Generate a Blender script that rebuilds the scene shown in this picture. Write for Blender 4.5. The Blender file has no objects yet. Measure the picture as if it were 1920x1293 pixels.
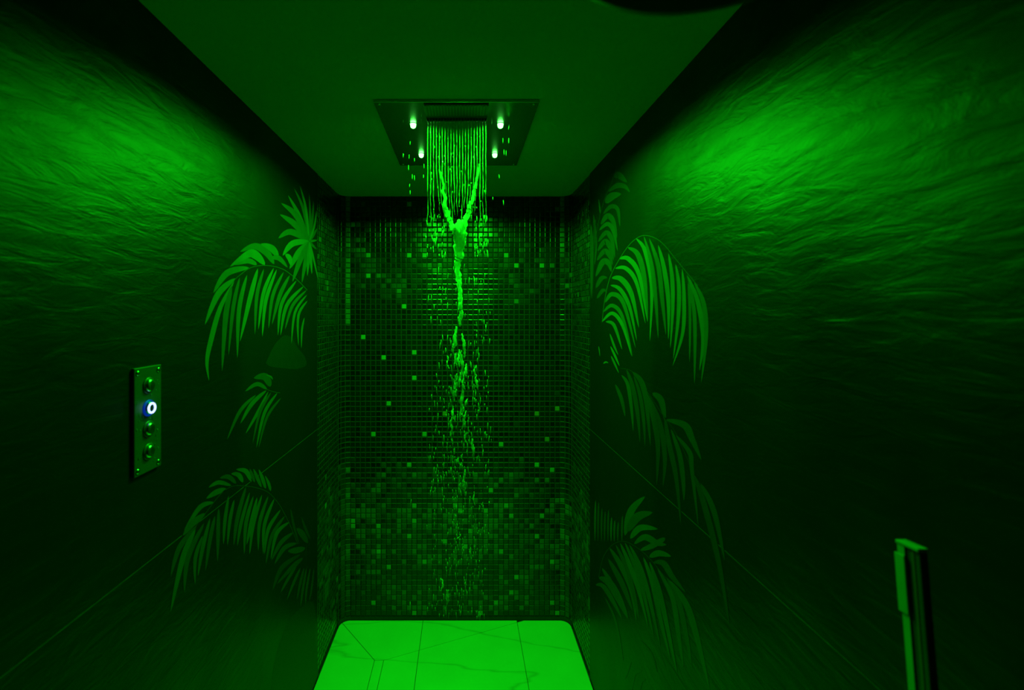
import bpy, math, random
from mathutils import Vector, Matrix
random.seed(7)
S = bpy.context.scene
COL = S.collection
PI = math.pi

# ------------------------------------------------------------------ camera
F = 830.0                      # focal length in pixels of the 1920 frame
VX, VY = 868.0, 590.0          # vanishing point of the corridor in the photo
CAMZ = 1.585
cd = bpy.data.cameras.new('camera')
cam = bpy.data.objects.new('camera', cd); COL.objects.link(cam)
cam.location = (0, 0, CAMZ); cam.rotation_euler = (PI/2, 0, 0)
cd.sensor_width = 36; cd.sensor_fit = 'HORIZONTAL'
cd.lens = 36*F/1920
cd.shift_x = (960-VX)/1920; cd.shift_y = -(646.5-VY)/1920
cd.clip_start = .01
cd.dof.use_dof = True; cd.dof.focus_distance = 1.7; cd.dof.aperture_fstop = 3.2
S.camera = cam
# ------------------------------------------------------------------ world, exposure
w = bpy.data.worlds.new('World'); S.world = w; w.use_nodes = True
bg = w.node_tree.nodes['Background']
bg.inputs[0].default_value = (1, .85, .8, 1); bg.inputs[1].default_value = .0012
S.view_settings.view_transform = 'Standard'; S.view_settings.look = 'None'
S.view_settings.exposure = 0; S.view_settings.gamma = 1
S.view_settings.use_curve_mapping = False
S.cycles.max_bounces = 10; S.cycles.transmission_bounces = 8
S.cycles.caustics_reflective = False; S.cycles.caustics_refractive = False
S.cycles.sample_clamp_indirect = 3.0
LED_POWER = 10.0
LED_COLOR = (.004, 1, .006)

# ------------------------------------------------------------------ helpers
class MB:
    def __init__(s): s.v = []; s.f = []; s.m = []; s.sm = False
    def add(s, vs, fs, mi=0):
        o = len(s.v); s.v += [tuple(p) for p in vs]
        for f in fs: s.f.append([i+o for i in f]); s.m.append(mi)
    def box(s, a, b, mi=0):
        x0, y0, z0 = a; x1, y1, z1 = b
        s.add([(x0,y0,z0),(x1,y0,z0),(x1,y1,z0),(x0,y1,z0),(x0,y0,z1),(x1,y0,z1),(x1,y1,z1),(x0,y1,z1)],
              [(0,3,2,1),(4,5,6,7),(0,1,5,4),(1,2,6,5),(2,3,7,6),(3,0,4,7)], mi)
    def prism(s, poly, z0, z1, bev=0, mi=0):
        n = len(poly)
        rings = [[(x,y,z0) for x,y in poly]]
        if bev:
            rings.append([(x,y,z1-bev) for x,y in poly])
            rings.append([(x,y,z1) for x,y in inset(poly, bev)])
        else: rings.append([(x,y,z1) for x,y in poly])
        vs = sum(rings, []); fs = [tuple(reversed(range(n)))]
        for r in range(len(rings)-1):
            for i in range(n):
                j = (i+1) % n
                fs.append((r*n+i, r*n+j, (r+1)*n+j, (r+1)*n+i))
        fs.append(tuple(range((len(rings)-1)*n, len(rings)*n)))
        s.add(vs, fs, mi)
    def lathe(s, prof, n=24, mi=0, M=None):
        # prof: (radius, height) from bottom to top about Z; M: matrix
        vs = []; fs = []
        for r, h in prof:
            for i in range(n):
                a = 2*PI*i/n; p = Vector((r*math.cos(a), r*math.sin(a), h))
                vs.append(M @ p if M else p)
        for k in range(len(prof)-1):
            for i in range(n):
                j = (i+1) % n
                fs.append((k*n+i, k*n+j, (k+1)*n+j, (k+1)*n+i))
        fs.append(tuple(reversed(range(n)))); fs.append(tuple(range((len(prof)-1)*n, len(prof)*n)))
        s.add(vs, fs, mi)
    def tube(s, pts, rad, n=6, mi=0):
        vs = []; fs = []; m = len(pts)
        for k, p in enumerate(pts):
            p = Vector(p)
            d = Vector(pts[min(k+1, m-1)]) - Vector(pts[max(k-1, 0)])
            d.normalize()
            u = d.orthogonal() if abs(d.z) < .9 else Vector((1,0,0))
            u = (u - d*u.dot(d)).normalized(); q = d.cross(u)
            r = rad[k] if isinstance(rad, list) else rad
            ra, rb = r if isinstance(r, tuple) else (r, r)
            for i in range(n):
                a = 2*PI*i/n
                vs.append(p + u*ra*math.cos(a) + q*rb*math.sin(a))
        for k in range(m-1):
            for i in range(n):
                j = (i+1) % n
                fs.append((k*n+i, k*n+j, (k+1)*n+j, (k+1)*n+i))
        fs.append(tuple(reversed(range(n)))); fs.append(tuple(range((m-1)*n, m*n)))
        s.add(vs, fs, mi)
    def mesh(s, name, mats, smooth=False):
        me = bpy.data.meshes.new(name); me.from_pydata(s.v, [], s.f)
        mats = mats if isinstance(mats, (list, tuple)) else [mats]
        for m in mats: me.materials.append(m)
        me.polygons.foreach_set('material_index', s.m)
        if smooth: me.polygons.foreach_set('use_smooth', [True]*len(s.f))
        me.update(); return me
    def build(s, name, mats, parent=None, smooth=False, loc=None):
        return link(name, s.mesh(name, mats, smooth), parent, loc)

def link(name, data, parent=None, loc=None):
    o = bpy.data.objects.new(name, data); COL.objects.link(o)
    if loc: o.location = loc
    if parent: o.parent = parent
    return o
def tag(o, label=None, cat=None, group=None, kind=None):
    if label: o['label'] = label
    if cat: o['category'] = cat
    if group: o['group'] = group
    if kind: o['kind'] = kind
    return o
def empty(name, loc=(0,0,0)): return link(name, None, None, loc)
def inset(poly, d):
    n = len(poly); out = []
    for i in range(n):
        p0, p, p1 = Vector(poly[i-1]), Vector(poly[i]), Vector(poly[(i+1) % n])
        e0 = (p-p0).normalized(); e1 = (p1-p).normalized()
        n0 = Vector((-e0.y, e0.x)); n1 = Vector((-e1.y, e1.x))
        k = n0+n1; k = k/max(.3, (1+n0.dot(n1)))
        q = p + k*d; out.append((q.x, q.y))
    return out
def bevel(o, wd, seg=2):
    m = o.modifiers.new('bevel', 'BEVEL'); m.width = wd; m.segments = seg; m.limit_method = 'ANGLE'; return o

# ------------------------------------------------------------------ materials
def mat(name, col, rough=.5, metal=0, spec=.5, **kw):
    m = bpy.data.materials.new(name); m.use_nodes = True
    b = m.node_tree.nodes['Principled BSDF']
    b.inputs['Base Color'].default_value = (*col, 1)
    b.inputs['Roughness'].default_value = rough; b.inputs['Metallic'].default_value = metal
    b.inputs['Specular IOR Level'].default_value = spec
    for k, v in kw.items(): b.inputs[k.replace('_', ' ')].default_value = v
    return m
def nd(m, t, **kw):
    n = m.node_tree.nodes.new(t)
    for k, v in kw.items(): setattr(n, k, v)
    return n
def grain(m, scale=40, lo=.8, hi=1.2, mapping=(1,1,1), bump=0, dist=.002, detail=5):
    """multiply the base colour by a noise and optionally bump it"""
    nt = m.node_tree; b = nt.nodes['Principled BSDF']; L = nt.links.new
    tc = nd(m, 'ShaderNodeTexCoord'); mp = nd(m, 'ShaderNodeMapping')
    mp.inputs['Scale'].default_value = mapping
    no = nd(m, 'ShaderNodeTexNoise'); no.inputs['Scale'].default_value = scale; no.inputs['Detail'].default_value = detail
    L(tc.outputs['Object'], mp.inputs[0]); L(mp.outputs[0], no.inputs['Vector'])
    mr = nd(m, 'ShaderNodeMapRange'); mr.inputs['To Min'].default_value = lo; mr.inputs['To Max'].default_value = hi
    L(no.outputs[0], mr.inputs[0])
    mx = nd(m, 'ShaderNodeVectorMath', operation='SCALE')
    mx.inputs[0].default_value = b.inputs['Base Color'].default_value[:3]
    L(mr.outputs[0], mx.inputs['Scale']); L(mx.outputs[0], b.inputs['Base Color'])
    if bump:
        bp = nd(m, 'ShaderNodeBump'); bp.inputs['Strength'].default_value = bump; bp.inputs['Distance'].default_value = dist
        L(no.outputs[0], bp.inputs['Height']); L(bp.outputs[0], b.inputs['Normal'])
    return m

def slate_mat():
    m = mat('dark_slate_panel', (.006, .007, .006), .41, 0, .5)
    nt = m.node_tree; b = nt.nodes['Principled BSDF']; L = nt.links.new
    tc = nd(m, 'ShaderNodeTexCoord')
    mp = nd(m, 'ShaderNodeMapping'); mp.inputs['Scale'].default_value = (1, 4.2, 16)
    L(tc.outputs['Object'], mp.inputs[0])
    n1 = nd(m, 'ShaderNodeTexNoise'); n1.inputs['Scale'].default_value = 2.2; n1.inputs['Detail'].default_value = 7
    n1.inputs['Roughness'].default_value = .58; n1.inputs['Distortion'].default_value = .7
    L(mp.outputs[0], n1.inputs['Vector'])
    # the ripples belong to the near, plain part of the slab; the printed part beside the tiles is smooth
    sx = nd(m, 'ShaderNodeSeparateXYZ'); L(tc.outputs['Object'], sx.inputs[0])
    mr = nd(m, 'ShaderNodeMapRange'); mr.interpolation_type = 'SMOOTHSTEP'
    mr.inputs['From Min'].default_value = 1.05; mr.inputs['From Max'].default_value = 1.65
    mr.inputs['To Min'].default_value = 1; mr.inputs['To Max'].default_value = .06
    L(sx.outputs['Y'], mr.inputs[0])
    bp = nd(m, 'ShaderNodeBump'); bp.inputs['Distance'].default_value = .0023
    L(mr.outputs[0], bp.inputs['Strength']); L(n1.outputs[0], bp.inputs['Height']); L(bp.outputs[0], b.inputs['Normal'])
    # uneven sheen and tone
    n2 = nd(m, 'ShaderNodeTexNoise'); n2.inputs['Scale'].default_value = 3.2; n2.inputs['Detail'].default_value = 4
    mp2 = nd(m, 'ShaderNodeMapping'); mp2.inputs['Scale'].default_value = (1, 1.6, 1.2); L(tc.outputs['Object'], mp2.inputs[0])
    L(mp2.outputs[0], n2.inputs['Vector'])
    r2 = nd(m, 'ShaderNodeMapRange'); r2.inputs['From Min'].default_value = .3; r2.inputs['From Max'].default_value = .7
    r2.inputs['To Min'].default_value = .17; r2.inputs['To Max'].default_value = .31
    L(n2.outputs[0], r2.inputs[0]); L(r2.outputs[0], b.inputs['Specular IOR Level'])
    return m
def marble_mat():
    m = mat('white_marble', (.6, .62, .6), .32, 0, .4)
    nt = m.node_tree; b = nt.nodes['Principled BSDF']; L = nt.links.new
    tc = nd(m, 'ShaderNodeTexCoord')
    no = nd(m, 'ShaderNodeTexNoise'); no.inputs['Scale'].default_value = 1.9; no.inputs['Detail'].default_value = 5
    no.inputs['Roughness'].default_value = .4; no.inputs['Distortion'].default_value = .15
    mpv = nd(m, 'ShaderNodeMapping'); mpv.inputs['Rotation'].default_value = (0, 0, math.radians(-52)); mpv.inputs['Scale'].default_value = (.35, 1.5, 1)
    L(tc.outputs['Object'], mpv.inputs[0]); L(mpv.outputs[0], no.inputs['Vector'])
    ab = nd(m, 'ShaderNodeMath', operation='SUBTRACT'); ab.inputs[1].default_value = .5
    L(no.outputs[0], ab.inputs[0])
    a2 = nd(m, 'ShaderNodeMath', operation='ABSOLUTE'); L(ab.outputs[0], a2.inputs[0])
    cr = nd(m, 'ShaderNodeValToRGB')
    cr.color_ramp.elements[0].position = 0; cr.color_ramp.elements[0].color = (.40,.41,.40,1)
    cr.color_ramp.elements[1].position = .006; cr.color_ramp.elements[1].color = (.55,.57,.55,1)
    L(a2.outputs[0], cr.inputs[0])
    n2 = nd(m, 'ShaderNodeTexNoise'); n2.inputs['Scale'].default_value = 5; n2.inputs['Detail'].default_value = 5
    L(tc.outputs['Object'], n2.inputs['Vector'])
    mr = nd(m, 'ShaderNodeMapRange'); mr.inputs['To Min'].default_value = .82; mr.inputs['To Max'].default_value = 1.12
    L(n2.outputs[0], mr.inputs[0])
    vm = nd(m, 'ShaderNodeVectorMath', operation='SCALE'); L(cr.outputs[0], vm.inputs[0]); L(mr.outputs[0], vm.inputs['Scale'])
    L(vm.outputs[0], b.inputs['Base Color'])
    return m
def emit(name, col, st):
    m = bpy.data.materials.new(name); m.use_nodes = True
    b = m.node_tree.nodes['Principled BSDF']
    b.inputs['Base Color'].default_value = (0,0,0,1)
    b.inputs['Emission Color'].default_value = (*col, 1); b.inputs['Emission Strength'].default_value = st
    return m
def water_mat(name, lo, hi):
    m = mat(name, (.95,1,.95), .04, 0, .5, Transmission_Weight=1.0, IOR=1.33)
    nt = m.node_tree; b = nt.nodes['Principled BSDF']; L = nt.links.new
    tr = nd(m, 'ShaderNodeBsdfTranslucent'); tr.inputs[0].default_value = (.9,.95,.9,1)
    df = nd(m, 'ShaderNodeBsdfDiffuse'); df.inputs[0].default_value = (.9,.95,.9,1)
    m1 = nd(m, 'ShaderNodeMixShader'); m1.inputs[0].default_value = .5
    L(tr.outputs[0], m1.inputs[1]); L(df.outputs[0], m1.inputs[2])
    m2 = nd(m, 'ShaderNodeMixShader'); m2.inputs[0].default_value = .5
    L(b.outputs[0], m2.inputs[1]); L(m1.outputs[0], m2.inputs[2])
    no = nd(m, 'ShaderNodeTexNoise'); no.inputs['Scale'].default_value = 160; no.inputs['Detail'].default_value = 2
    tc = nd(m, 'ShaderNodeTexCoord'); mp = nd(m, 'ShaderNodeMapping'); mp.inputs['Scale'].default_value = (1, 1, .22)
    L(tc.outputs['Object'], mp.inputs[0]); L(mp.outputs[0], no.inputs['Vector'])
    mr = nd(m, 'ShaderNodeMapRange'); mr.inputs['From Min'].default_value = .35; mr.inputs['From Max'].default_value = .7
    mr.inputs['To Min'].default_value = lo; mr.inputs['To Max'].default_value = hi
    L(no.outputs[0], mr.inputs[0]); L(mr.outputs[0], m2.inputs[0])
    L(m2.outputs[0], nt.nodes['Material Output'].inputs['Surface'])
    return m
M_slate = slate_mat(); M_marble = marble_mat(); M_water = water_mat('falling_water', .02, .42); M_drop = water_mat('droplet_water', .35, .9); M_foam = water_mat('aerated_water', .75, 1.0)
M_ceil = grain(mat('white_ceiling_paint', (.47,.48,.47), .8, 0, .2), 30, .97, 1.03, bump=.05)
M_grout = grain(mat('dark_grout', (.035,.04,.035), .8, 0, .2), 60, .7, 1.3)
M_backing = mat('wall_backing', (.01,.012,.01), .8, 0, .1)
M_joint = grain(mat('floor_joint', (.07,.07,.07), .9, 0, .1), 50)
M_seam = grain(mat('pale_panel_joint', (.11,.11,.10), .6, 0, .3), 20, .1, 1.6, (1,3,1))
M_steel = grain(mat('polished_steel', (.5,.51,.5), .27, 1), 30, .93, 1.07, (1,14,1))
M_steel2 = grain(mat('brushed_steel', (.30,.32,.30), .45, .6), 60, .85, 1.1, (1,1,12))
M_cplate = grain(mat('dark_steel_plate', (.075,.08,.075), .4, .35), 60, .8, 1.15, (1,1,8))
M_halo = emit('added_halo_glow', (.0, .03, .5), .5)  # added glow on the collar, standing in for the lit ring's blue halo
M_chrome = mat('chrome', (.7,.7,.7), .2, 1)
M_black = grain(mat('black_plastic', (.006,.006,.006), .6, 0, .15), 30)
M_led = emit('led_lens', (.075, 1, .085), 16)
M_ring = emit('button_ring_light', (.36, .5, 1.0), 2.6)
M_rib = mat('dark_rib', (.10,.11,.10), .45, .3)
M_nozzle = mat('nozzle_silicone', (.03,.035,.03), .5)
M_leaf = [[grain(mat('mural_leaf_%s_%s' % (n, q), tuple(v*k for v in c), .5, 0, .3), 30, .75, 1.2) for q, k in (('light', 1.2), ('plain', .95), ('shade', .7))] for n, c in
          (('pale', (.065,.08,.065)), ('mid', (.04,.05,.04)), ('deep', (.024,.030,.024)), ('dim', (.012,.016,.012)))]
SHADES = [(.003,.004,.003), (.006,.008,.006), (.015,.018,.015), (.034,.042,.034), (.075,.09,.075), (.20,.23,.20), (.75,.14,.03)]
M_edge = grain(mat('pale_tile_edge', (.030,.034,.030), .45, 0, .4), 30, .7, 1.3)
M_tile = []
for i, c in enumerate(SHADES):
    M_tile.append(grain(mat('mosaic_glass_%s' % ['black','night','deep','moss','sage','pale','amber'][i], c, .22 if i < 4 else .26, 0, .5), 25, .75, 1.25))

# ------------------------------------------------------------------ dimensions
XL, XR, YB, ZC = -.6346, .5536, 2.3, 2.2
P = .02651                      # mosaic pitch
RC = 3*P*2/PI                   # rounded inner corners, three tiles round
YN = -.7                        # near end of the corridor
YT = YB-RC-12*P                 # where the mosaic ends and the slate panels begin
def on_left(px, py, off=0):
    y = XL*F/(px-VX); return (XL+off, y, CAMZ-(py-VY)*y/F)
def on_right(px, py, off=0):
    y = XR*F/(px-VX); return (XR-off, y, CAMZ-(py-VY)*y/F)

# ------------------------------------------------------------------ ceiling
b = MB(); b.box((XL-.09, YN, ZC), (XR+.09, YB+.09, ZC+.08))
tag(b.build('ceiling', M_ceil), 'plain pale painted ceiling above the shower', kind='structure')
# ------------------------------------------------------------------ floor
b = MB(); b.box((XL-.09, YN, -.10), (XR+.09, YB+.09, -.012))
floor = tag(b.build('floor', M_joint), 'white marble shower floor cut towards a narrow drain strip', kind='structure')
def arc(cx, cy, r, a0, a1, n=7):
    return [(cx+r*math.cos(a0+(a1-a0)*i/n), cy+r*math.sin(a0+(a1-a0)*i/n)) for i in range(n+1)]
yl = lambda x: 2.033+(x+.364)*.39
g = .001
aR = arc(XR-RC, YB-RC, RC-.002, 0, PI/2)
aL = arc(XL+RC, YB-RC, RC-.002, PI/2, PI)
mid = len(aL)//2
xe = -.364+(YB-.002-2.033)/.39
YF = -.68
polys = [
 [(XL+.002,YF),(-.406,YF),(-.406,2.033)] + aL[mid:],
 [(-.406,YF),(-.364,YF),(-.364,2.033),(-.406,2.033)],
 [(-.406,2.033),(-.364,2.033),(-.207,yl(-.207)),(-.207,YB-.002)] + aL[:mid+1],
 [(-.207,yl(-.207)),(.28,yl(.28)),(.28,YB-.002),(-.207,YB-.002)],
 [(-.364,YF),(-.207,YF),(-.207,yl(-.207)),(-.364,2.033)],
 [(-.207,YF),(.28,YF),(.28,yl(.28)),(-.207,yl(-.207))],
 [(.28,YF),(XR-.002,YF)] + aR + [(xe,YB-.002),(.28,yl(.28))],
]
for i, p in enumerate(polys):
    b = MB(); b.prism(inset(p, g), -.012, 0, .0008)
    b.build('drain_cover' if i == 1 else 'marble_slab', M_marble, floor)

# ------------------------------------------------------------------ mosaic
def tile_geo(a, h=.003):
    rings = [(a, -.002), (a, .0008), (a-.0006, .0017), (a-.0015, .0025), (a-.0034, .003)]
    vs = []; fs = []
    for r, z in rings: vs += [(-r,-r,z),(r,-r,z),(r,r,z),(-r,r,z)]
    for k in range(len(rings)-1):
        for i in range(4):
            j = (i+1) % 4; fs.append((4*k+i,4*k+j,4*k+4+j,4*k+4+i))
    fs.append((16,17,18,19))
    return [Vector(v) for v in vs], fs
TA = P/2-.0009
TV, TF = tile_geo(TA)
def add_tile(mb, vs, mi, edge):      # pale grout-like edges round a glossy face
    mb.add(vs, TF[:12], edge); mb.add(vs, TF[12:], mi)
def tile_mesh(shade):
    b = MB(); add_tile(b, TV, 0, 1); return b.mesh('mosaic_tile', [M_tile[shade], M_edge])
TMESH = [tile_mesh(i) for i in range(len(SHADES))]
NR = int(ZC/P)                  # rows, counted from the ceiling down
def px_tile(px, py):            # photo pixel -> (column, row) on the back wall
    return int(((px-VX)*YB/F-(XL+RC))/P), int((ZC-(CAMZ-(py-VY)*YB/F))/P)
pale = [(683,632),(722,671),(779,661),(779,708),(732,756),(703,811),(797,811),(768,868),(940,829),(1004,866),(1032,876),(919,922),
        (947,950),(1012,968),(1002,1005),(880,997),(936,1033),(1039,1053),(926,1127),(898,1145),(702,1128),(777,1144),(711,1035),
        (712,989),(664,982),(795,1052),(832,1016),(778,978),(760,576),(948,479),(968,494),(1015,497),(796,478),(769,479),(690,519),(690,478),(768,378)]
amber = [(835,772),(1003,772),(1045,764),(1022,820)]
FORCE = {px_tile(*q): 5 for q in pale}; FORCE.update({px_tile(*q): 6 for q in amber})
from mathutils import noise as NZ
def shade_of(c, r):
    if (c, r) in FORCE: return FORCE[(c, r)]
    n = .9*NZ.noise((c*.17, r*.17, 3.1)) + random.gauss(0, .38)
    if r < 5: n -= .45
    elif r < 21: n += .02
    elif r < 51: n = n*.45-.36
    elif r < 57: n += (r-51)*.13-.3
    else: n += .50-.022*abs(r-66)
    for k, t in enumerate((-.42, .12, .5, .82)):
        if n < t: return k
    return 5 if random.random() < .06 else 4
b = MB(); b.box((XL-.09, YB+.004, -.1), (XR+.09, YB+.09, ZC))
wall_back = b
# rounded grout corners and grout sheet as one slab outline (plan)
outer = [(XR+.004, YT+.05)] + arc(XR-RC, YB-RC, RC+.0015, 0, PI/2) + arc(XL+RC, YB-RC, RC+.0015, PI/2, PI) + [(XL-.004, YT+.05)]
wall_back.prism([(XR+.06, YB+.05), (XL-.06, YB+.05)] + [(x, y) for x, y in reversed(arc(XL+RC, YB-RC, RC+.0015, PI/2, PI))] + [(x, y) for x, y in reversed(arc(XR-RC, YB-RC, RC+.0015, 0, PI/2))], -.012, ZC)
wb = tag(wall_back.build('wall_back', M_grout), 'end wall of the shower clad in small dark glass mosaic', kind='structure')
NC = round((XR-XL-2*RC)/P); PX = (XR-XL-2*RC)/NC
field = MB(); singles = 0
def tile_xf(cx, cy, cz, yaw, t=1.1):
    # tile local z -> outward normal (towards -Y rotated by yaw), local y -> up
    R = Matrix.Rotation(yaw, 4, 'Z') @ Matrix.Rotation(PI/2, 4, 'X')
    T = Matrix.Rotation(math.radians(random.gauss(0, t)), 4, 'X') @ Matrix.Rotation(math.radians(random.gauss(0, t)), 4, 'Y')
    return Matrix.Translation((cx, cy, cz)) @ R @ T
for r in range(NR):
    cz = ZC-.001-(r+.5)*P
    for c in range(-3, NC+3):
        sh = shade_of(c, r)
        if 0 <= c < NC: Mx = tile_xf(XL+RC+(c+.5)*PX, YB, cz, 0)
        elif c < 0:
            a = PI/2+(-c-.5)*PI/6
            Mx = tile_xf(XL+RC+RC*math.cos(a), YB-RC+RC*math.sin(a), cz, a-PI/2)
            if c == -1 and r < 25: sh = 4 if random.random() < .7 else 3  # paler glass here paints in the light caught by the curved corner
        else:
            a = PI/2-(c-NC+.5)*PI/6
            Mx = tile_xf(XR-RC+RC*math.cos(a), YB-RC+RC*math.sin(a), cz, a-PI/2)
            if c == NC and r < 12: sh = 4 if random.random() < .7 else 3  # same painted brightening on the right-hand curve
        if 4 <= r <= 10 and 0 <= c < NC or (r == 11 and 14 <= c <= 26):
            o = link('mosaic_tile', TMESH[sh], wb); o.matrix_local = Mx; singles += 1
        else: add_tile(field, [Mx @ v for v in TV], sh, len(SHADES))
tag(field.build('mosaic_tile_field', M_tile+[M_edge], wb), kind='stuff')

# ------------------------------------------------------------------ side walls
ZS = 1.087                      # joint between lower and upper slate panels
def side_wall(name, label, s, X):
    b = MB()
    b.box((X, YN, -.1), (X+s*.08, YB+.05, ZC)) if s > 0 else b.box((X+s*.08, YN, -.1), (X, YB+.05, ZC))
    for i, v in enumerate(b.v):          # the backing sits behind the cladding
        if abs(v[0]-X) < 1e-6: b.v[i] = (X+s*.0045, v[1], v[2])
    w_ = tag(b.build(name, M_grout), label, kind='structure')
    for z0, z1 in ((-.012, ZS-.0012), (ZS+.0012, ZC)):
        q = MB(); x0, x1 = sorted((X, X+s*.0046))
        q.box((x0, YN, z0), (x1, YT-.001, z1))
        q.build('slate_panel', M_slate, w_)
    q = MB(); x0, x1 = sorted((X+s*.0006, X+s*.0046)); q.box((x0, YN, ZS-.0012), (x1, YT-.001, ZS+.0012)); q.build('panel_joint', M_seam, w_)
    fld = MB()
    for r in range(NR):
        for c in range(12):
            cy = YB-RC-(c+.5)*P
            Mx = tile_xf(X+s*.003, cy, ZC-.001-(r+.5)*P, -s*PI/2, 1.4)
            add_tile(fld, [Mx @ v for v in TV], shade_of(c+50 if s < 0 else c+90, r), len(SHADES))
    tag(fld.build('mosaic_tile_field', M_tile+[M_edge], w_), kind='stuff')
    return w_
WL = side_wall('wall_left', 'left wall of dark slate-textured panels with a palm mural by the mosaic', -1, XL)
WR = side_wall('wall_right', 'right wall of dark slate-textured panels with tall palm mural by the mosaic', 1, XR)

# ------------------------------------------------------------------ mural palm fronds (flat print on the panels)
def catmull(pts, n=5):
    out = []; m = len(pts)
    for i in range(m-1):
        p0 = pts[max(i-1, 0)]; p1 = pts[i]; p2 = pts[i+1]; p3 = pts[min(i+2, m-1)]
        for k in range(n):
            t = k/n
            out.append(tuple(.5*((2*p1[a])+(-p0[a]+p2[a])*t+(2*p0[a]-5*p1[a]+4*p2[a]-p3[a])*t*t+(-p0[a]+3*p1[a]-3*p2[a]+p3[a])*t**3) for a in (0,1)))
    out.append(pts[-1]); return out
LIFT = [0]
def leaflet(name, conv, wall, parent, pts, wd, m, stem=False):
    c = catmull(pts, 6); n = len(c); L = []; R = []
    for i, p in enumerate(c):
        a = c[max(i-1, 0)]; d = c[min(i+1, n-1)]
        dx, dy = d[0]-a[0], d[1]-a[1]; l = math.hypot(dx, dy) or 1
        t = i/(n-1)
        hw = wd/2*(1 if stem else max(.03, math.sin(PI*t**.85)**.8))
        L.append((p[0]-dy/l*hw, p[1]+dx/l*hw)); R.append((p[0]+dy/l*hw, p[1]-dx/l*hw))
    LIFT[0] = (LIFT[0]+1) % 9
    off = .0003+LIFT[0]*.00004
    vs = [wall(*conv(*q), off) for q in L+R]
    fs = [(i, i+1, n+i+1, n+i) for i in range(n-1)]
    b = MB(); b.add(vs, fs)
    me = b.mesh(name, m if stem else m[random.randrange(3)]); return link(name, me, parent)
def frond(wall_obj, wall, off, sc, stem, leaves, shade, k=1.0):
    conv = lambda x, y: (off[0]+x/sc, off[1]+y/sc)
    f = None
    if stem:
        f = leaflet('palm_frond', conv, wall, wall_obj, stem, max(4, 1.3*sc), M_leaf[min(3, shade+1)][1], True)
    else:
        f = leaflet('palm_frond', conv, wall, wall_obj, leaves[0][:-1], leaves[0][-1], M_leaf[shade]); leaves = leaves[1:]
    for lf in leaves:
        leaflet('leaflet', conv, wall, f, lf[:-1], lf[-1]*k, M_leaf[shade])
    return f
C = (1680, 900)
frond(WL, on_left, (370,340), 8, [(1690,880),(1680,940)], [
 [C,(1590,420),(1450,100),60],[C,(1625,400),(1535,60),50],[C,(1690,520),(1675,170),45],[C,(1725,570),(1740,290),50],[C,(1755,660),(1785,440),42],
 [C,(1520,500),(1360,210),80],[C,(1480,510),(1255,325),120],[C,(1460,640),(1240,495),130],[C,(1400,755),(1215,850),130],[C,(1430,930),(1280,1110),130],
 [C,(1510,1080),(1381,1312),130],[C,(1540,1180),(1425,1506),110],[C,(1620,1200),(1566,1520),85],[C,(1665,1160),(1648,1417),70],[C,(1700,1150),(1715,1387),60],
 [C,(1740,1150),(1810,1475),40],[C,(1740,800),(1800,700),60],[C,(1740,890),(1795,880),50],[C,(1730,960),(1790,1020),50]], 0, .72)
frond(WL, on_left, (370,480), 5.3875, [(1110,345),(1030,260),(950,190),(860,130),(740,98),(620,97),(520,125),(430,190),(360,250)], [
 [(775,89),(570,-125),(430,-185),(180,-111+25),0.1],
 [(520,115),(300,170),(160,370),75],[(380,225),(210,380),(75,690),70],[(370,255),(230,520),(140,830),(95,1060),(115,1255),58],[(345,300),(285,600),(247,1160),62],
 [(425,215),(360,520),(312,1000),45],[(500,190),(420,540),(403,1030),50],[(610,125),(530,430),(430,860),55],[(670,130),(600,400),(580,790),40],[(770,120),(665,380),(615,740),42],
 [(800,135),(690,450),(655,810),42],[(870,160),(760,400),(718,730),40],[(930,195),(830,400),(752,690),45],[(1000,245),(850,480),(812,800),40],[(1070,305),(900,500),(838,800),42],
 [(1100,345),(960,500),(885,740),36],[(1105,390),(985,570),(950,880),30],[(1110,450),(1020,600),(1020,900),30],[(1080,620),(1055,750),(1050,930),22]][1:], 0, .88)
frond(WL, on_left, (370,340), 8, None, [
 [(1150,1240),(1030,1060),(850,970),(640,1055),110],[(1210,1130),(1110,1000),(950,935),100],[(1010,1250),(880,1110),(760,1090),(490,1275),130],[(1100,1150),(1220,1150),(1350,1290),75],
 [(1320,1090),(1380,1150),(1400,1260),75],[(890,1250),(760,1190),(560,1250),80]], 0)
frond(WL, on_left, (420,690), 8.083, [(620,310),(740,355),(850,375)], [
 [(650,320),(500,240),(320,350),65],[(700,280),(620,130),(450,150),115],[(640,100),(710,130),(735,175),25],[(480,405),(240,650),(45,1080),52],[(640,335),(420,540),(245,840),62],
 [(670,350),(480,720),(325,990),45],[(710,365),(540,670),(430,1140),42],[(805,375),(610,680),(490,1200),48],[(860,450),(650,740),(525,1200),40]], 1)
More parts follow.
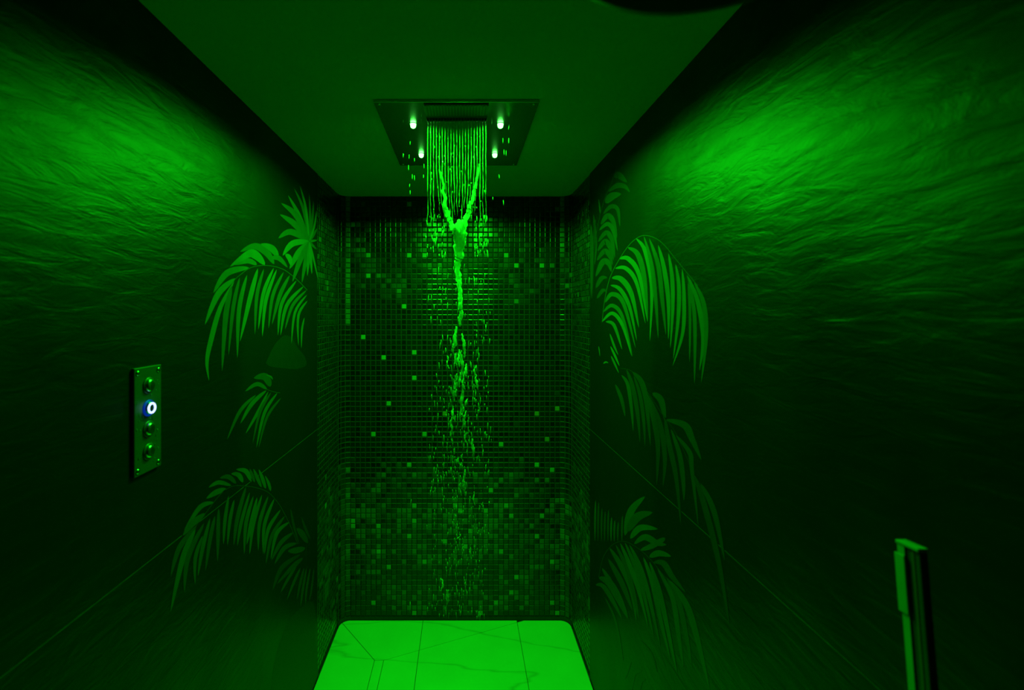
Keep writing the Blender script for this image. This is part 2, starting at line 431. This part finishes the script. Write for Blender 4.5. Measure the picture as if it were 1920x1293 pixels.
frond(WL, on_left, (310,860), 4.31, [(1070,690),(1000,520),(920,370),(830,270),(720,230),(620,218),(530,225),(440,290),(330,430),(200,600)], [
 [(530,215),(430,190),(350,230),35],[(570,200),(510,145),(440,155),40],[(625,190),(590,130),(530,120),40],[(690,180),(650,100),(570,85),40],[(720,190),(700,130),(680,80),26],
 [(775,230),(740,150),(710,80),30],[(810,240),(785,160),(755,85),30],[(850,260),(835,200),(805,135),24],[(490,240),(410,270),(330,320),45],[(390,350),(280,390),(150,580),38],
 [(320,440),(220,520),(140,620),50],[(250,540),(110,720),(40,950),40],[(240,570),(140,800),(40,1235),45],[(310,520),(180,800),(150,1080),40],[(300,620),(240,800),(238,1015),30],
 [(360,480),(300,720),(262,945),32],[(400,460),(360,650),(322,905),32],[(430,400),(425,600),(420,830),32],[(510,300),(480,500),(468,690),28],[(555,330),(520,500),(500,700),28],
 [(650,225),(580,480),(550,700),34],[(680,270),(610,520),(580,700),28],[(710,300),(650,520),(635,770),30],[(740,310),(690,530),(655,690),32],[(780,290),(710,530),(680,770),28],
 [(830,300),(760,520),(750,740),28],[(880,320),(800,530),(790,770),28],[(930,410),(830,570),(800,770),28],[(965,460),(860,620),(810,850),28],[(1000,510),(900,600),(850,810),30],
 [(1030,595),(930,680),(855,820),34],[(1060,680),(960,720),(880,850),36]], 1)
frond(WL, on_left, (310,860), 4.31, [(1140,700),(1130,800)], [
 [(1130,720),(1050,740),(990,745),50],[(1090,770),(940,880),(865,1060),36],[(1110,800),(1030,870),(900,1010),36],[(1060,860),(990,970),(930,1080),24],[(1090,880),(1040,990),(980,1140),22],
 [(1120,880),(1090,1000),(1060,1140),22],[(1140,880),(1110,1050),(1090,1200),20],[(1170,880),(1140,1050),(1130,1180),18],[(1200,880),(1180,1050),(1160,1150),16],
 [(1150,680),(1100,600),(1060,560),50],[(1170,650),(1130,560),(1100,470),22],[(1010,400),(1040,550),(1080,690),20]], 2)
frond(WR, on_right, (1100,430), 4.458, [(130,775),(150,600),(190,420),(250,290),(340,150),(410,80),(480,50),(570,70),(650,130),(740,240),(830,350),(930,470)], [
 [(345,150),(430,210),(485,420),(512,770),58],[(415,75),(490,180),(545,480),(530,930),46],[(480,55),(545,300),(580,600),(600,910),46],[(525,75),(600,300),(635,600),(665,880),50],
 [(600,130),(650,330),(685,600),(685,920),50],[(685,200),(715,400),(720,660),(700,990),44],[(745,290),(772,480),(765,760),(725,1080),44],[(800,330),(815,560),(805,860),(720,1140),42],
 [(850,430),(865,700),(862,1110),30],[(860,450),(905,750),(903,1290),42],[(840,380),(930,600),(975,900),(945,1180),52],[(900,440),(980,620),(1000,900),(960,1280),52],
 [(275,245),(350,245),(440,380),(510,770),52],[(240,325),(330,325),(420,450),(493,785),46],[(210,405),(290,415),(375,540),(437,820),60],[(200,465),(280,500),(360,650),(420,930),44],
 [(155,610),(215,540),(310,620),(410,990),50],[(140,690),(215,635),(300,730),(385,1060),42],[(130,770),(215,700),(300,800),(378,1060),40],[(160,770),(230,800),(298,1005),36],
 [(195,870),(230,970),(265,1050),24],[(200,975),(240,1060),(275,1140),24],[(205,1055),(235,1120),(270,1200),22],[(140,1120),(160,1108),(182,1115),18],[(100,975),(106,1010),(112,1060),12]], 0, .78)
frond(WR, on_right, (1100,280), 4.617, [(50,1290),(70,900),(100,650),(150,450),(220,280),(280,100)], [
 [(240,240),(280,225),(350,285),60],[(190,365),(260,315),(330,320),(375,370),45],[(165,465),(220,405),(300,385),65],[(145,560),(210,495),(270,520),(290,670),38],
 [(125,650),(180,575),(230,620),(265,770),48],[(110,700),(180,645),(230,700),(270,880),38],[(100,800),(170,720),(220,785),(245,940),42],[(95,880),(160,795),(205,850),(235,960),45],
 [(90,960),(155,880),(200,920),(225,1000),45],[(80,1100),(140,975),(190,985),(215,1060),52],[(80,1200),(130,1115),(180,1110),38],[(90,1290),(140,1220),(170,1230),32],
 [(260,150),(300,85),(400,50),36],[(80,600),(60,800),(50,1290),16],[(40,650),(45,900),(40,1290),28],[(60,560),(80,800),(70,1000),24],[(105,430),(115,520),(120,560),14]], 2)
frond(WR, on_right, (1110,660), 4.31, [(230,130),(330,160),(440,310),(590,530),(680,660),(820,970)], [
 [(330,160),(400,240),(440,400),(475,760),45],[(280,140),(330,280),(370,500),(390,730),36],[(340,190),(390,350),(420,560),(430,760),30],[(240,185),(290,260),(320,450),(335,640),30],
 [(190,260),(240,380),(270,520),30],[(430,300),(500,530),(535,760),(525,1080),46],[(450,340),(550,580),(590,850),(575,1085),42],[(490,330),(560,390),(595,560),52],
 [(590,520),(620,720),(680,1000),(720,1394),42],[(600,545),(750,590),(810,700),(885,870),58],[(640,620),(710,830),(740,1050),(745,1200),40],[(680,670),(790,810),(810,950),(862,1407),40],
 [(820,980),(900,1200),(1026,1692),(1112,2202),48],[(880,1060),(990,1290),(1075,1680),44]], 2)
frond(WR, on_right, (1100,920), 3.468, [(80,560),(110,430),(170,350),(240,328),(300,350),(370,400),(430,460),(520,570)], [
 [(250,290),(290,130),(380,35),48],[(265,265),(330,170),(430,140),58],[(285,310),(350,240),(465,248),42],[(310,345),(380,300),(460,340),(520,350),42],[(350,385),(420,360),(490,320),(510,305),38],
 [(410,430),(470,405),(550,425),42],[(435,465),(500,470),(560,560),(645,660),40],
 [(60,610),(110,620),(180,730),(230,830),30],[(80,560),(150,600),(220,720),(270,830),50],[(100,500),(170,620),(240,790),30],[(140,440),(230,600),(300,780),35],
 [(150,370),(220,480),(290,640),(325,850),35],[(190,350),(260,500),(310,680),(340,830),30],[(220,340),(280,480),(340,650),(400,880),30],[(250,335),(320,500),(370,660),(440,960),30],
 [(280,350),(350,500),(410,700),(480,1010),32],[(370,430),(430,600),(480,830),(545,1090),32],[(410,460),(470,640),(520,860),(590,1190),34],[(460,500),(560,700),(600,950),(630,1150),32],
 [(520,560),(600,720),(650,950),(685,1150),34],[(540,580),(650,740),(720,960),(800,1290),42]]
 + [[(x+4,y0),(x,(y0+320)/2),(x,330),13] for x, y0 in ((55,60),(75,70),(97,110),(118,130),(140,120),(160,170),(180,190),(203,200),(230,160))], 1)
frond(WR, on_right, (1100,920), 3.468, None, [
 [(280,1330),(300,1190),(360,1170),42],[(330,1330),(350,1240),(385,1225),32],[(250,1220),(270,1150),(290,1110),20],[(120,690),(190,850),(240,1110),14],[(350,970),(420,1060),(460,1180),16]], 2)
def blob(wall_obj, wall, pts, m):
    c = catmull(pts+[pts[0]], 4)[:-1]; b = MB()
    b.add([wall(x, y, .0002) for x, y in c], [tuple(range(len(c)))])
    return b.build('painted_rock', m, wall_obj)
blob(WL, on_left, [(370+x/5.3875, 480+y/5.3875) for x, y in ((690,1080),(745,960),(800,870),(880,800),(960,830),(1010,920),(1080,1010),(1100,1100),(1000,1140),(850,1130),(740,1115))], M_leaf[3][2])
blob(WL, on_left, [(505,1330),(515,1240),(538,1170),(560,1142),(588,1130),(592,1200),(592,1330)], M_leaf[3][2])

# ------------------------------------------------------------------ overhead shower plate with four lamps
PX0, PX1, PY0, PY1 = -.256, .219, 1.2635, 1.803
ZP = ZC-.008
sh = tag(empty('ceiling_shower', (-.0185, 1.53, ZC)), 'square polished steel ceiling shower plate with four green lamps', 'shower head')
def L_(x, y, z): return (x+.0185, y-1.53, z-ZC)
b = MB(); b.box(L_(PX0, PY0, ZP), L_(PX1, PY1, ZC-.0002)); bevel(b.build('plate', M_steel, sh), .0015)
WX0, WX1 = -.1125, .0745
b = MB(); b.box(L_(WX0, 1.268, ZP-.006), L_(WX1, 1.336, ZP)); ins = b.build('waterfall_slot', M_nozzle, sh); bevel(ins, .001)
NS = 21
sx = [WX0+.004+(WX1-WX0-.008)*i/(NS-1) for i in range(NS)]
for x in sx:
    b = MB(); b.box(L_(x-.0016, 1.270, ZP-.0085), L_(x+.0016, 1.334, ZP-.005)); b.build('rib', M_rib, ins)
b = MB(); b.box(L_(WX0, 1.342, ZP-.003), L_(WX1, 1.385, ZP)); tray = b.build('nozzle_strip', M_nozzle, sh)
for x in sx:
    b = MB(); b.lathe([(.0032,-.008),(.0036,-.004),(.0040,0)], 10, M=Matrix.Translation(L_(x, 1.365, ZP-.002))); b.build('nozzle', M_nozzle, tray, True)
for x, y in ((-.1585,1.410),(.1195,1.410),(-.1575,1.6736),(.1205,1.6736)):
    b = MB(); n = 28
    b.lathe([(.0135,0),(.0132,-.0007),(.0100,-.0007),(.0098,-.0003)][::-1], n, M=Matrix.Translation(L_(x, y, ZP)))
    lamp = b.build('lamp', M_chrome, sh, True)
    b = MB(); b.lathe([(.002,-.0130),(.0055,-.0118),(.0078,-.0092),(.0090,-.005),(.0092,-.0004)], n, M=Matrix.Translation(L_(x, y, ZP)))
    b.build('lamp_lens', M_led, lamp, True)
    ld = bpy.data.lights.new('green_lamp_light', 'AREA'); ld.shape = 'DISK'; ld.size = .016; ld.spread = math.radians(164)
    ld.energy = LED_POWER; ld.color = LED_COLOR
    lo = link('green_lamp_light', ld, lamp, L_(x, y, ZP-.0138))
for x in (PX0+.014, PX1-.014):
    for y in (PY0+.014, PY1-.014):
        b = MB(); b.lathe([(.002,-.0025),(.0042,-.0015),(.0045,0)], 12, M=Matrix.Translation(L_(x, y, ZP))); b.build('screw', M_chrome, sh, True)

# ------------------------------------------------------------------ falling water
wc = tag(empty('water_curtain', (-.019, 1.365, ZP-.01)), 'curtain of thin water streams twisting into one rope under the shower plate', 'water')
def W_(x, y, z): return (x+.019, y-1.365, z-ZP+.01)
ZW = ZP-.0095
def zpx(py, y=1.365): return CAMZ-(py-VY)*y/F
for i, x in enumerate(sx):
    u = (x+.019)/.09
    edge = abs(u) > .72
    zend = zpx(random.uniform(405, 440) if edge else random.uniform(385, 425))
    pts = []; rad = []; n = 46
    ph = random.uniform(0, 6); ph2 = random.uniform(0, 6)
    for k in range(n):
        t = k/(n-1); z = ZW+(zend-ZW)*t
        am = .00025+.0026*max(0, t-.35)**1.6
        dx = am*math.sin(z*55+ph)+am*.5*math.sin(z*150+ph2)
        pull = 0 if edge else -.45*(x+.012)*max(0, t-.45)**1.5
        pts.append(W_(x+dx+pull, 1.365+am*math.cos(z*80+ph2), z))
        br = 1 if t < .55 else (.55+.6*abs(math.sin(z*260+ph)))
        rad.append((.00098*br+.0003*(1-t))*(1 if k < n-2 else .4))
    b = MB(); b.tube(pts, rad, 6); b.build('water_stream', M_water, wc, True)
def rope(name, pix, radp, seed, y0=1.365):
    c = catmull(pix, 14); rr = []; pts = []; m = len(c)
    for k, (px, py) in enumerate(c):
        t = k/(m-1); i = t*(len(radp)-1); a = int(min(i, len(radp)-2)); f = i-a
        r = (radp[a]*(1-f)+radp[a+1]*f)*y0/F
        z = zpx(py, y0); x = (px-VX)*y0/F
        nx = NZ.noise((z*45, seed, 0))*.006*min(1, 3*t); ny = NZ.noise((z*45, seed, 5))*.006*min(1, 3*t)
        q = .75+.7*abs(NZ.noise((z*70, seed, 9)))
        pts.append(W_(x+nx, y0+ny, z)); rr.append((r*q*1.15, r*(1.6-.6*q)))
    b = MB(); b.tube(pts, rr, 10)
    for i, v in enumerate(b.v):
        v = Vector(v); d = NZ.noise_vector(v*160+Vector((seed,0,0)))*.0022; b.v[i] = tuple(v+d)
    return b.build(name, M_foam, wc, True)
rope('water_strand', [(824,318),(831,345),(834,380),(842,410),(856,440),(862,470)], [1.2,2.2,3,4.5,6,4], 1)
rope('water_strand', [(899,308),(893,340),(886,372),(877,400),(868,430),(862,465)], [1.2,2.2,3,5,6,4], 2, 1.372)
rope('water_rope', [(861,412),(862,440),(861,470),(858,500),(861,530),(863,560),(864,590),(862,612)], [3,13,9.5,5.5,4.2,4.6,3.8,1.4], 3, 1.368)
for s, pix, rp in ((11, [(856,612),(852,640),(850,664)], [1,4,1]), (12, [(866,625),(870,648),(872,668)], [1,3,.8]), (13, [(861,655),(866,680),(868,704)], [1,3,1]),
                   (14, [(857,700),(853,724),(851,752)], [1,3,.7]), (15, [(868,720),(866,750),(862,790)], [.8,3,1]), (16, [(885,822),(887,840),(888,862)], [.8,3,.8]),
                   (17, [(850,770),(846,800),(848,830)], [.7,2.5,.7]), (18, [(872,880),(870,905),(872,930)], [.7,2.5,.7])):
    rope('water_clump', pix, rp, s)
rc = random.Random(5)
for i in range(26):                     # shreds of the broken rope
    py = 640+480*rc.random()**1.3; px = rc.gauss(862, 9+10*(py-600)/500); ln = rc.uniform(10, 30)
    rope('water_clump', [(px, py), (px+rc.uniform(-3, 3), py+ln/2), (px+rc.uniform(-4, 4), py+ln)], [.5, rc.uniform(1, 2.6), .5], 30+i, 1.365+rc.uniform(-.03, .03))
drops = MB()
def drop(px, py, y, ln, wd):
    x = (px-VX)*y/F; z = zpx(py, y)
    if z < .015: return
    h = ln*y/F/2; r = wd*y/F/2; k = random.uniform(-.12, .12)*h
    pr = [(-1,.15),(-.55,.85),(-.1,1),(.45,.7),(1,.1)]
    drops.tube([(x+k*a, y, z-h*a) for a, _ in pr], [r*q for _, q in pr], 5)
for i in range(880):                    # broken rain below the curtain
    t = random.random()**.8; py = 470+t*850
    sp = 22+22*min(1, (py-470)/350)
    px = random.gauss(862, sp*.75) if random.random() < .72 else random.uniform(804, 918)
    if not 800 < px < 922 or py > 1158: continue
    if py < 640 and abs(px-862) < 26 and random.random() < .6: continue
    drop(px, py, random.gauss(1.365, .025), random.uniform(5, 17), random.uniform(.8, 1.9))
for i in range(70):                    # ragged lower ends of the streams
    px = random.choice((random.uniform(798, 835), random.uniform(882, 915)))
    drop(px, random.uniform(405, 480), random.gauss(1.365, .012), random.uniform(4, 11), random.uniform(1.2, 2.2))
for i in range(60):                    # specks inside the curtain
    drop(random.uniform(803, 911), random.uniform(255, 415), 1.365+random.uniform(-.012,.012), random.uniform(2, 6), random.uniform(1, 1.8))
for px, py in ((769,268),(756,226),(790,226),(791,213),(756,292),(767,294),(777,300),(766,315),(773,332),(777,334),(794,331),(769,361),(943,264),(954,264),(936,331),(945,286),(954,238),
               (954,205),(922,230),(772,213),(768,348),(944,380),(924,372),(795,312),(954,226),(949,287)):
    drop(px, py, random.uniform(1.33, 1.40), random.uniform(6, 11), 1.4)
for px, py, ln in ((769,1138,22),(770,945,20),(803,560,14),(808,600,16),(806,860,14),(812,905,16),(910,700,14),(918,640,12),(913,770,14),(905,850,16),(908,1000,14)):
    drop(px, py, 1.37, ln, 1.8)
dr = tag(drops.build('water_droplets', M_drop, wc, True), kind='stuff'); dr.location = -wc.location

# ------------------------------------------------------------------ control panel with four buttons on the left wall
pc = (XL, .8847, 1.377)
cp = tag(empty('control_panel', pc), 'narrow upright steel control plate with four round buttons on left wall', 'control panel')
b = MB(); b.box((0, -.0378, -.105), (.006, .0378, .105)); bevel(b.build('plate', M_cplate, cp), .0015)
RX = Matrix.Rotation(PI/2, 4, 'Y')
for i, z in enumerate((1.444, 1.399, 1.357, 1.312)):
    Mx = Matrix.Translation((.006, .0005, z-pc[2])) @ RX
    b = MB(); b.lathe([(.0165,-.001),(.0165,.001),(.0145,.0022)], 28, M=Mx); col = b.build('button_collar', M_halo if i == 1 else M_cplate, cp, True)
    b = MB(); b.lathe([(.0125,.0),(.0125,.0035),(.0115,.0055),(.009,.0068),(.004,.0074)], 28, M=Mx); bt = b.build('button', M_chrome, cp, True)
    if i == 1:
        bt['label'] = 'button with a lit blue-white ring'
        b = MB(); n = 40; vs = []; fs = []; k = 10
        for a in range(n):
            for c in range(k):
                A = 2*PI*a/n; B = 2*PI*c/k; r = .0092+.0021*math.cos(B)
                vs.append(Mx @ Vector((r*math.cos(A), r*math.sin(A), .0068+.0021*math.sin(B))))
        for a in range(n):
            for c in range(k):
                fs.append((a*k+c, ((a+1) % n)*k+c, ((a+1) % n)*k+(c+1) % k, a*k+(c+1) % k))
        b.add(vs, fs); b.build('light_ring', M_ring, bt, True)
for y in (-.029, .029):
    for z in (-.095, .095):
        b = MB(); b.lathe([(.0052,0),(.0050,.0012),(.003,.0022)], 14, M=Matrix.Translation((.006, y, z)) @ RX); b.build('screw', M_chrome, cp, True)
b = MB()
for i in range(46):                     # beads of water clinging to the plate
    y = random.uniform(-.033, .033); z = random.uniform(-.098, .098); r = random.uniform(.0006, .0012); l = random.uniform(1, 3.5)
    b.tube([(.006, y, z+r*l), (.0066, y+random.gauss(0,.0004), z), (.006, y, z-r*l)], [r*.4, r, r*.5], 5)
tag(b.build('water_beads', M_water, cp, True), kind='stuff')

# ------------------------------------------------------------------ round overhead disc near the camera
hd = tag(empty('rain_shower_head', (.190, .285, 1.868)), 'black round overhead disc cut off by the top edge of the picture', 'shower head')
b = MB(); b.lathe([(.128,0),(.138,.002),(.140,.008),(.134,.014),(.05,.020),(.026,.034)], 64); b.build('disc', M_black, hd, True)
b = MB(); b.lathe([(.012,.03),(.012,ZC-1.868-.008)], 20); b.build('drop_pipe', M_black, hd, True)
b = MB(); b.lathe([(.03,ZC-1.868-.010),(.03,ZC-1.868)], 28); b.build('ceiling_rose', M_black, hd, True)
# ------------------------------------------------------------------ slim upright post by the right wall, near the camera
po = tag(empty('metal_post', (.4985, .383, 0)), 'slim dark upright post with pale lit edge and flat cap by right wall', 'post')
M_post = grain(mat('dark_anodised_post', (.035,.04,.035), .5, .0, .3), 30)
M_pale = grain(mat('pale_aluminium_edge', (.26,.28,.26), .5), 30)
M_red = grain(mat('dull_red_strip', (.55,.06,.03), .6), 30)
po.rotation_euler = (math.radians(-4.7), 0, 0)
H = 1.335
b = MB(); b.box((-.003,-.012,0),(.006,.012,H-.004)); bevel(b.build('body', M_post, po), .0012)
b = MB(); b.box((-.0045,.0040,0),(-.003,.0118,H-.004)); b.build('edge_strip', M_pale, po)
b = MB(); b.box((-.0062,.0030,H-.078),(-.0045,.0145,H-.014)); bevel(b.build('latch_plate', M_pale, po), .0012)
b = MB(); b.box((-.0055,-.013,H-.004),(.0065,.013,H)); cap = b.build('cap', M_pale, po); bevel(cap, .001)
b = MB(); b.box((-.0036,-.0055,.01),(-.003,-.003,H-.006)); b.build('red_strip', M_red, po)
